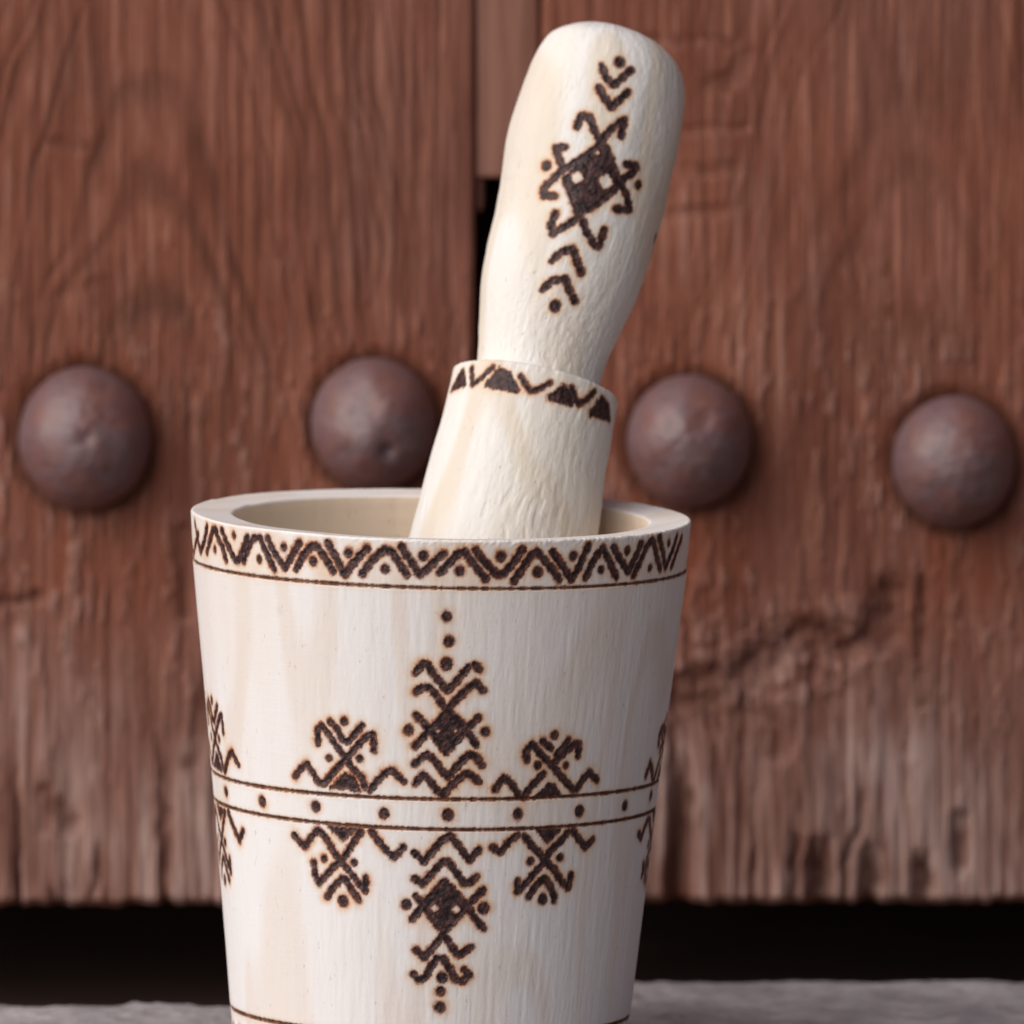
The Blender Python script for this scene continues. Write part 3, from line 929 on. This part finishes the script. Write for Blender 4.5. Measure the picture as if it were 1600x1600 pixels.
    figw = np.where(PX < 800, (1 - sstep(500, 700, PY)) * (1 - sstep(330, 480, np.abs(PX - 235))),
                    (1 - sstep(450, 650, PY)) * (1 - sstep(250, 420, np.abs(PX - 1430))) * 0.6)
    vv_ = np.where(PX < 800, va, vb)
    fg_ = np.abs(np.sin(vv_ / 62.0 + 1.2 * vn(vv_ / 90, vv_ * 0, 3))) ** 5 * (0.75 + 0.35 * vn(PX / 60, PY / 60, 15))
    fg_ = np.clip(fg_, 0, 1) * figw
    h -= 0.0004 * fg_
    dirt = np.maximum(dirt, 0.72 * fg_)
    lumpw = np.exp(-((PX - 1220) / 190) ** 2 - ((PY - 1030 + 0.25 * (PX - 1220)) / 75) ** 2)
    h += lumpw * 0.0022 * fbm(PX / 38, PY / 34, 3, 91)
    patch = sstep(-0.15, 0.5, fbm(X * 55 + 3, Z * 28, 3, seed + 21))
    worn = sstep(-0.1, 0.7, fib2 + 0.5 * fib + 0.7 * lump) * (0.10 + 0.9 * lowz ** 0.8) + 0.30 * fleck * tear + 0.10 * sstep(0, .5, fib)
    streaks = sstep(0.1, 0.6, fbm(xf * 150, Z * 9, 3, seed + 8))
    worn = np.clip(worn * (0.5 + 0.6 * patch) + 0.40 * lowz * streaks + 0.45 * lowz ** 0.7 * patch + 0.3 * lumpw * sstep(0, 0.5, fbm(PX / 38, PY / 34, 3, 91)), 0, 1)
    worn = np.clip(worn + (0.30 + 0.25 * streaks) * lowz ** 0.8 + 0.5 * pale_edge, 0, 1)
    worn *= 1 - np.clip(dirt, 0, 1) * 0.75
    worn = np.clip(worn, 0, 0.95)
    # edges of the plank are eased, its lower end is ragged
    ed = np.minimum(X - x0, x1 - X)
    h -= 0.0008 * (1 - sstep(0, 0.0010, ed))
    rag = 0.0012 * fbm(X * 60, X * 0 + seed, 3, seed + 9) + 0.0006 * fbm(X * 420, X * 0 + seed, 2, seed + 10)
    Zd = Z + rag * (1 - sstep(zb0, zb0 + 0.006, Z))
    h -= 0.003 * (1 - sstep(zb0, zb0 + 0.0018, Z)) 
    Y = YD - h
    # wrap round: front face plus returns on every side and a back
    Pg = np.stack([X, Y, Zd], -1)
    nrow, ncol = X.shape
    top = Pg[-1:].copy(); top[..., 1] = YD + DT
    bot = Pg[:1].copy(); bot[..., 1] = YD + DT
    Pg = np.concatenate([bot, Pg, top], 0)
    lf = Pg[:, :1].copy(); lf[..., 1] = YD + DT
    rt = Pg[:, -1:].copy(); rt[..., 1] = YD + DT
    Pg = np.concatenate([lf, Pg, rt], 1)
    def padv(a): return np.pad(a, 1, mode='edge')
    Fg = grid_faces(nrow + 2, ncol + 2, False)
    return mesh_np(name, Pg.reshape(-1, 3), Fg, M_DOOR, parent,
                   {"worn": padv(worn).ravel(), "dirt": padv(np.clip(dirt, 0, 1)).ravel(), "rust": padv(np.clip(rust, 0, 1)).ravel()})

door = empty("wooden_door", (0, 0, 0))
tag(door, "old red brown weathered plank door with round iron studs behind the mortar", "door")
plank("plank", -2200, 741, door, 200, 1414)
plank("plank", 845, 3900, door, 320, 1411)

def rounded_box(name, lo_, hi_, r, mat, parent, seed):
    """box with eased edges and slightly uneven faces"""
    import bmesh
    bm = bmesh.new()
    bmesh.ops.create_cube(bm, size=1)
    for v_ in bm.verts:
        v_.co = Vector([lo_[i] + (v_.co[i] + 0.5) * (hi_[i] - lo_[i]) for i in range(3)])
    bmesh.ops.bevel(bm, geom=bm.edges[:], offset=r, segments=3, affect='EDGES', profile=0.5)
    me = bpy.data.meshes.new(name)
    bm.to_mesh(me); bm.free()
    for p in me.polygons: p.use_smooth = True
    me.materials.append(mat)
    return link(bpy.data.objects.new(name, me), parent)

sx0 = on_plane_y(741.6, 800, YD)[0]; sx1 = on_plane_y(842, 800, YD)[0]
sz = on_plane_y(800, 276, YD + 0.006)[1]
rounded_box("filler_strip", (sx0, YD + 0.0012, sz), (sx1, YD + 0.03, 1.9), 0.0012, M_STRIP, door, 1)
sxa = on_plane_y(756, 800, YD)[0]; sz2 = on_plane_y(800, 330, YD + 0.006)[1]
rounded_box("filler_strip_tongue", (sx0, YD + 0.0025, sz2), (sxa, YD + 0.028, sz + 0.02), 0.0015, M_STRIP, door, 2)

# studs
def stud_mat():
    m, t, b = new_mat("painted_iron")
    obj = nnode(t, "ShaderNodeTexCoord").outputs["Object"]
    oi = nnode(t, "ShaderNodeObjectInfo").outputs["Random"]
    n1 = noise(t, obj, 90, 5, 0.6, 0.6)
    n2 = noise(t, obj, 420, 4, 0.6)
    c = mix(t, ramp(t, n1, 0.35, 0.68), (0.150, 0.090, 0.098), (0.175, 0.072, 0.060))
    c = mix(t, ramp(t, n2, 0.50, 0.72, 0, 0.6), c, (0.080, 0.042, 0.040))
    c = mix(t, ramp(t, n1, 0.62, 0.75, 0, 0.6), c, (0.24, 0.15, 0.15))
    t.links.new(c, b.inputs["Base Color"])
    b.inputs["Roughness"].default_value = 0.46
    b.inputs["Specular IOR Level"].default_value = 0.6
    t.links.new(bump(t, n1, 0.0003, 0.3, bump(t, n2, 0.0003, 0.5)), b.inputs["Normal"])
    return m
M_STUD = stud_mat()
def stud(i, c, rx, ry):
    cx, cz = on_plane_y(c[0], c[1], YD - 0.004)
    a, bz = rx / PXM * 1.035, ry / PXM * 1.035
    nr, nc = 46, 96
    ph = np.linspace(0.004, 1.0, nr)[:, None] * (math.pi / 2 * 1.08)
    th = np.linspace(0, 2 * math.pi, nc, endpoint=False)[None, :]
    rr = np.sin(ph) * np.ones_like(th)
    hh = 0.0160 * np.cos(ph) * np.ones_like(th)
    ux, uz = np.cos(th) * rr, np.sin(th) * rr
    lob = fbm(ux * 1.3 + 0.43 + i * 9, uz * 1.3 + 0.57 + i * 5, 2, 300 + i)
    sm = fbm(ux * 4 + uz * 1.7 + 0.4, uz * 4 - ux * 1.3 + 0.3, 2, 310 + i)
    s_ = 1 + 0.028 * lob
    hh = hh * (1 + 0.06 * lob) + 0.0003 * sm + 0.00015 * fbm(ux * 11 + uz * 5 + 0.3, uz * 11 - ux * 4 + 0.6, 2, 320 + i)
    # hammer dents
    rg = random.Random(40 + i)
    dents_ = {0: [(0.05, 0.08, 0.16, 0.0010)], 1: [(0.22, -0.30, 0.17, 0.0018)],
              2: [(0.22, 0.38, 0.28, 0.0012)], 3: [(0.40, -0.3, 0.3, 0.0004)]}[i]
    for dx, dz, dr, dp in dents_:
        q = np.hypot(ux - dx, uz - dz) / dr
        hh = hh - dp * np.exp(-q * q * 2.0) 
    Pg = np.stack([ux * a * s_, -hh - 0.002, uz * bz * s_], -1)
    o_ = mesh_np("iron_stud", Pg.reshape(-1, 3), grid_faces(nr, nc, True)[:, ::-1], M_STUD, door)
    o_.location = (cx, YD, cz)
    return o_
for i, (c, rx, ry) in enumerate(STUDS):
    stud(i, c, rx, ry)

# ================================================================== GROUND AND THE ADDED BOX BEHIND THE DOOR
def stone_mat():
    m, t, b = new_mat("grey_stone")
    obj = nnode(t, "ShaderNodeTexCoord").outputs["Object"]
    n1 = noise(t, obj, 45, 6, 0.6)
    n2 = noise(t, obj, 380, 4, 0.65)
    n3 = noise(t, obj, 130, 3, 0.5)
    c = mix(t, ramp(t, n1, 0.3, 0.7), (0.22, 0.20, 0.215), (0.38, 0.35, 0.365))
    c = mix(t, ramp(t, n3, 0.52, 0.7, 0, 0.5), c, (0.17, 0.155, 0.165))
    c = mix(t, ramp(t, n2, 0.55, 0.8, 0, 0.6), c, (0.44, 0.37, 0.36))
    t.links.new(c, b.inputs["Base Color"])
    b.inputs["Roughness"].default_value = 0.85
    t.links.new(bump(t, n2, 0.0008, 0.7, bump(t, n1, 0.002, 0.5)), b.inputs["Normal"])
    return m
M_STONE = stone_mat()
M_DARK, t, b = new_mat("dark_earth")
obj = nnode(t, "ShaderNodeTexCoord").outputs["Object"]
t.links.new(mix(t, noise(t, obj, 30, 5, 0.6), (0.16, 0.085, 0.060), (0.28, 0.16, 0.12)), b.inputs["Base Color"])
b.inputs["Roughness"].default_value = 0.95

ground_me = bpy.data.meshes.new("ground")
ground_me.from_pydata([(-20, -20, -0.06), (20, -20, -0.06), (20, 20, -0.06), (-20, 20, -0.06)], [], [(0, 1, 2, 3)])
M_GROUND, t, b = new_mat("warm_bounce_earth")  # unseen ground, tinted brown to bounce warm light into the mortar's shaded side
obj = nnode(t, "ShaderNodeTexCoord").outputs["Object"]
t.links.new(mix(t, noise(t, obj, 8, 6, 0.6), (0.26, 0.19, 0.14), (0.36, 0.27, 0.20)), b.inputs["Base Color"])
b.inputs["Roughness"].default_value = 0.9
ground_me.materials.append(M_GROUND)
ground = link(bpy.data.objects.new("ground", ground_me))
ground["kind"] = "structure"

step = empty("stone_step")
step["kind"] = "structure"
# foot of the mortar: the slab slopes with its lean
foot_c = Mm[:3, :3] @ np.array([0, 0, 0]) + Mm[:3, 3]
def slab(x0, x1, y0, y1, seed):
    xs = np.unique(np.concatenate([np.linspace(x0, x1, 40), np.arange(max(x0, -0.15), min(x1, 0.15), 0.0012), [x0, x1]]))
    ys = np.unique(np.concatenate([np.linspace(y0, y1, 40), np.arange(y1 - 0.19, y1, 0.0012), [y0, y1]]))
    X, Y = np.meshgrid(xs, ys)
    dist = np.hypot(X - foot_c[0], Y)
    near = 1 - sstep(0.047, 0.075, dist)
    Z = 0.0009 * fbm(X * 60, Y * 60, 4, seed) + 0.0006 * fbm(X * 260, Y * 260, 3, seed + 3)
    Z = Z * (1 - near) + near * ((X - foot_c[0]) * -math.tan(TILT) + foot_c[2])
    ed = np.minimum(np.minimum(X - x0, x1 - X), np.minimum(Y - y0, y1 - Y)) + 0.0008 * vn(X * 300, Y * 300, seed + 5)
    Z -= 0.004 * (1 - sstep(0, 0.004, ed)) ** 2
    Yw = Y + (0.0012 * vn(X * 90, X * 0, seed + 8)) * sstep(y1 - 0.01, y1, Y)
    G = np.stack([X, Yw, Z], -1)
    a = G[:1].copy(); a[..., 2] = -0.059; b_ = G[-1:].copy(); b_[..., 2] = -0.059
    G = np.concatenate([a, G, b_], 0)
    l = G[:, :1].copy(); l[..., 2] = -0.059; r = G[:, -1:].copy(); r[..., 2] = -0.059
    G = np.concatenate([l, G, r], 1)
    return mesh_np("stone_slab", G.reshape(-1, 3), grid_faces(G.shape[0], G.shape[1], False), M_STONE, step)
slab(-0.32, 0.0085, -0.30, 0.095, 500)
slab(0.0105, 0.32, -0.30, 0.136, 540)

import bmesh
def box_obj(name, lo_, hi_, mat, parent=None):
    bm = bmesh.new()
    bmesh.ops.create_cube(bm, size=1)
    for v_ in bm.verts:
        v_.co = Vector([lo_[i] + (v_.co[i] + 0.5) * (hi_[i] - lo_[i]) for i in range(3)])
    me = bpy.data.meshes.new(name)
    bm.to_mesh(me); bm.free()
    me.materials.append(mat)
    return link(bpy.data.objects.new(name, me), parent)
inside = empty("sky_blocker", (0, 0, 0))  # closed box added to keep sky light from showing behind the door
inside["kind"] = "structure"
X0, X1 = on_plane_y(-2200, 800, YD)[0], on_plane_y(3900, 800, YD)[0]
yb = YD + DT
box_obj("blocker_side", (X0 - 0.1, yb + 0.002, -0.058), (X0 - 0.002, 1.2, 1.9), M_DARK, inside)
box_obj("blocker_side", (X1 + 0.002, yb + 0.002, -0.058), (X1 + 0.1, 1.2, 1.9), M_DARK, inside)
box_obj("blocker_back", (X0, 1.1, -0.058), (X1, 1.2, 1.9), M_DARK, inside)
box_obj("blocker_top", (X0 - 0.1, yb + 0.002, 1.902), (X1 + 0.1, 1.2, 2.0), M_DARK, inside)
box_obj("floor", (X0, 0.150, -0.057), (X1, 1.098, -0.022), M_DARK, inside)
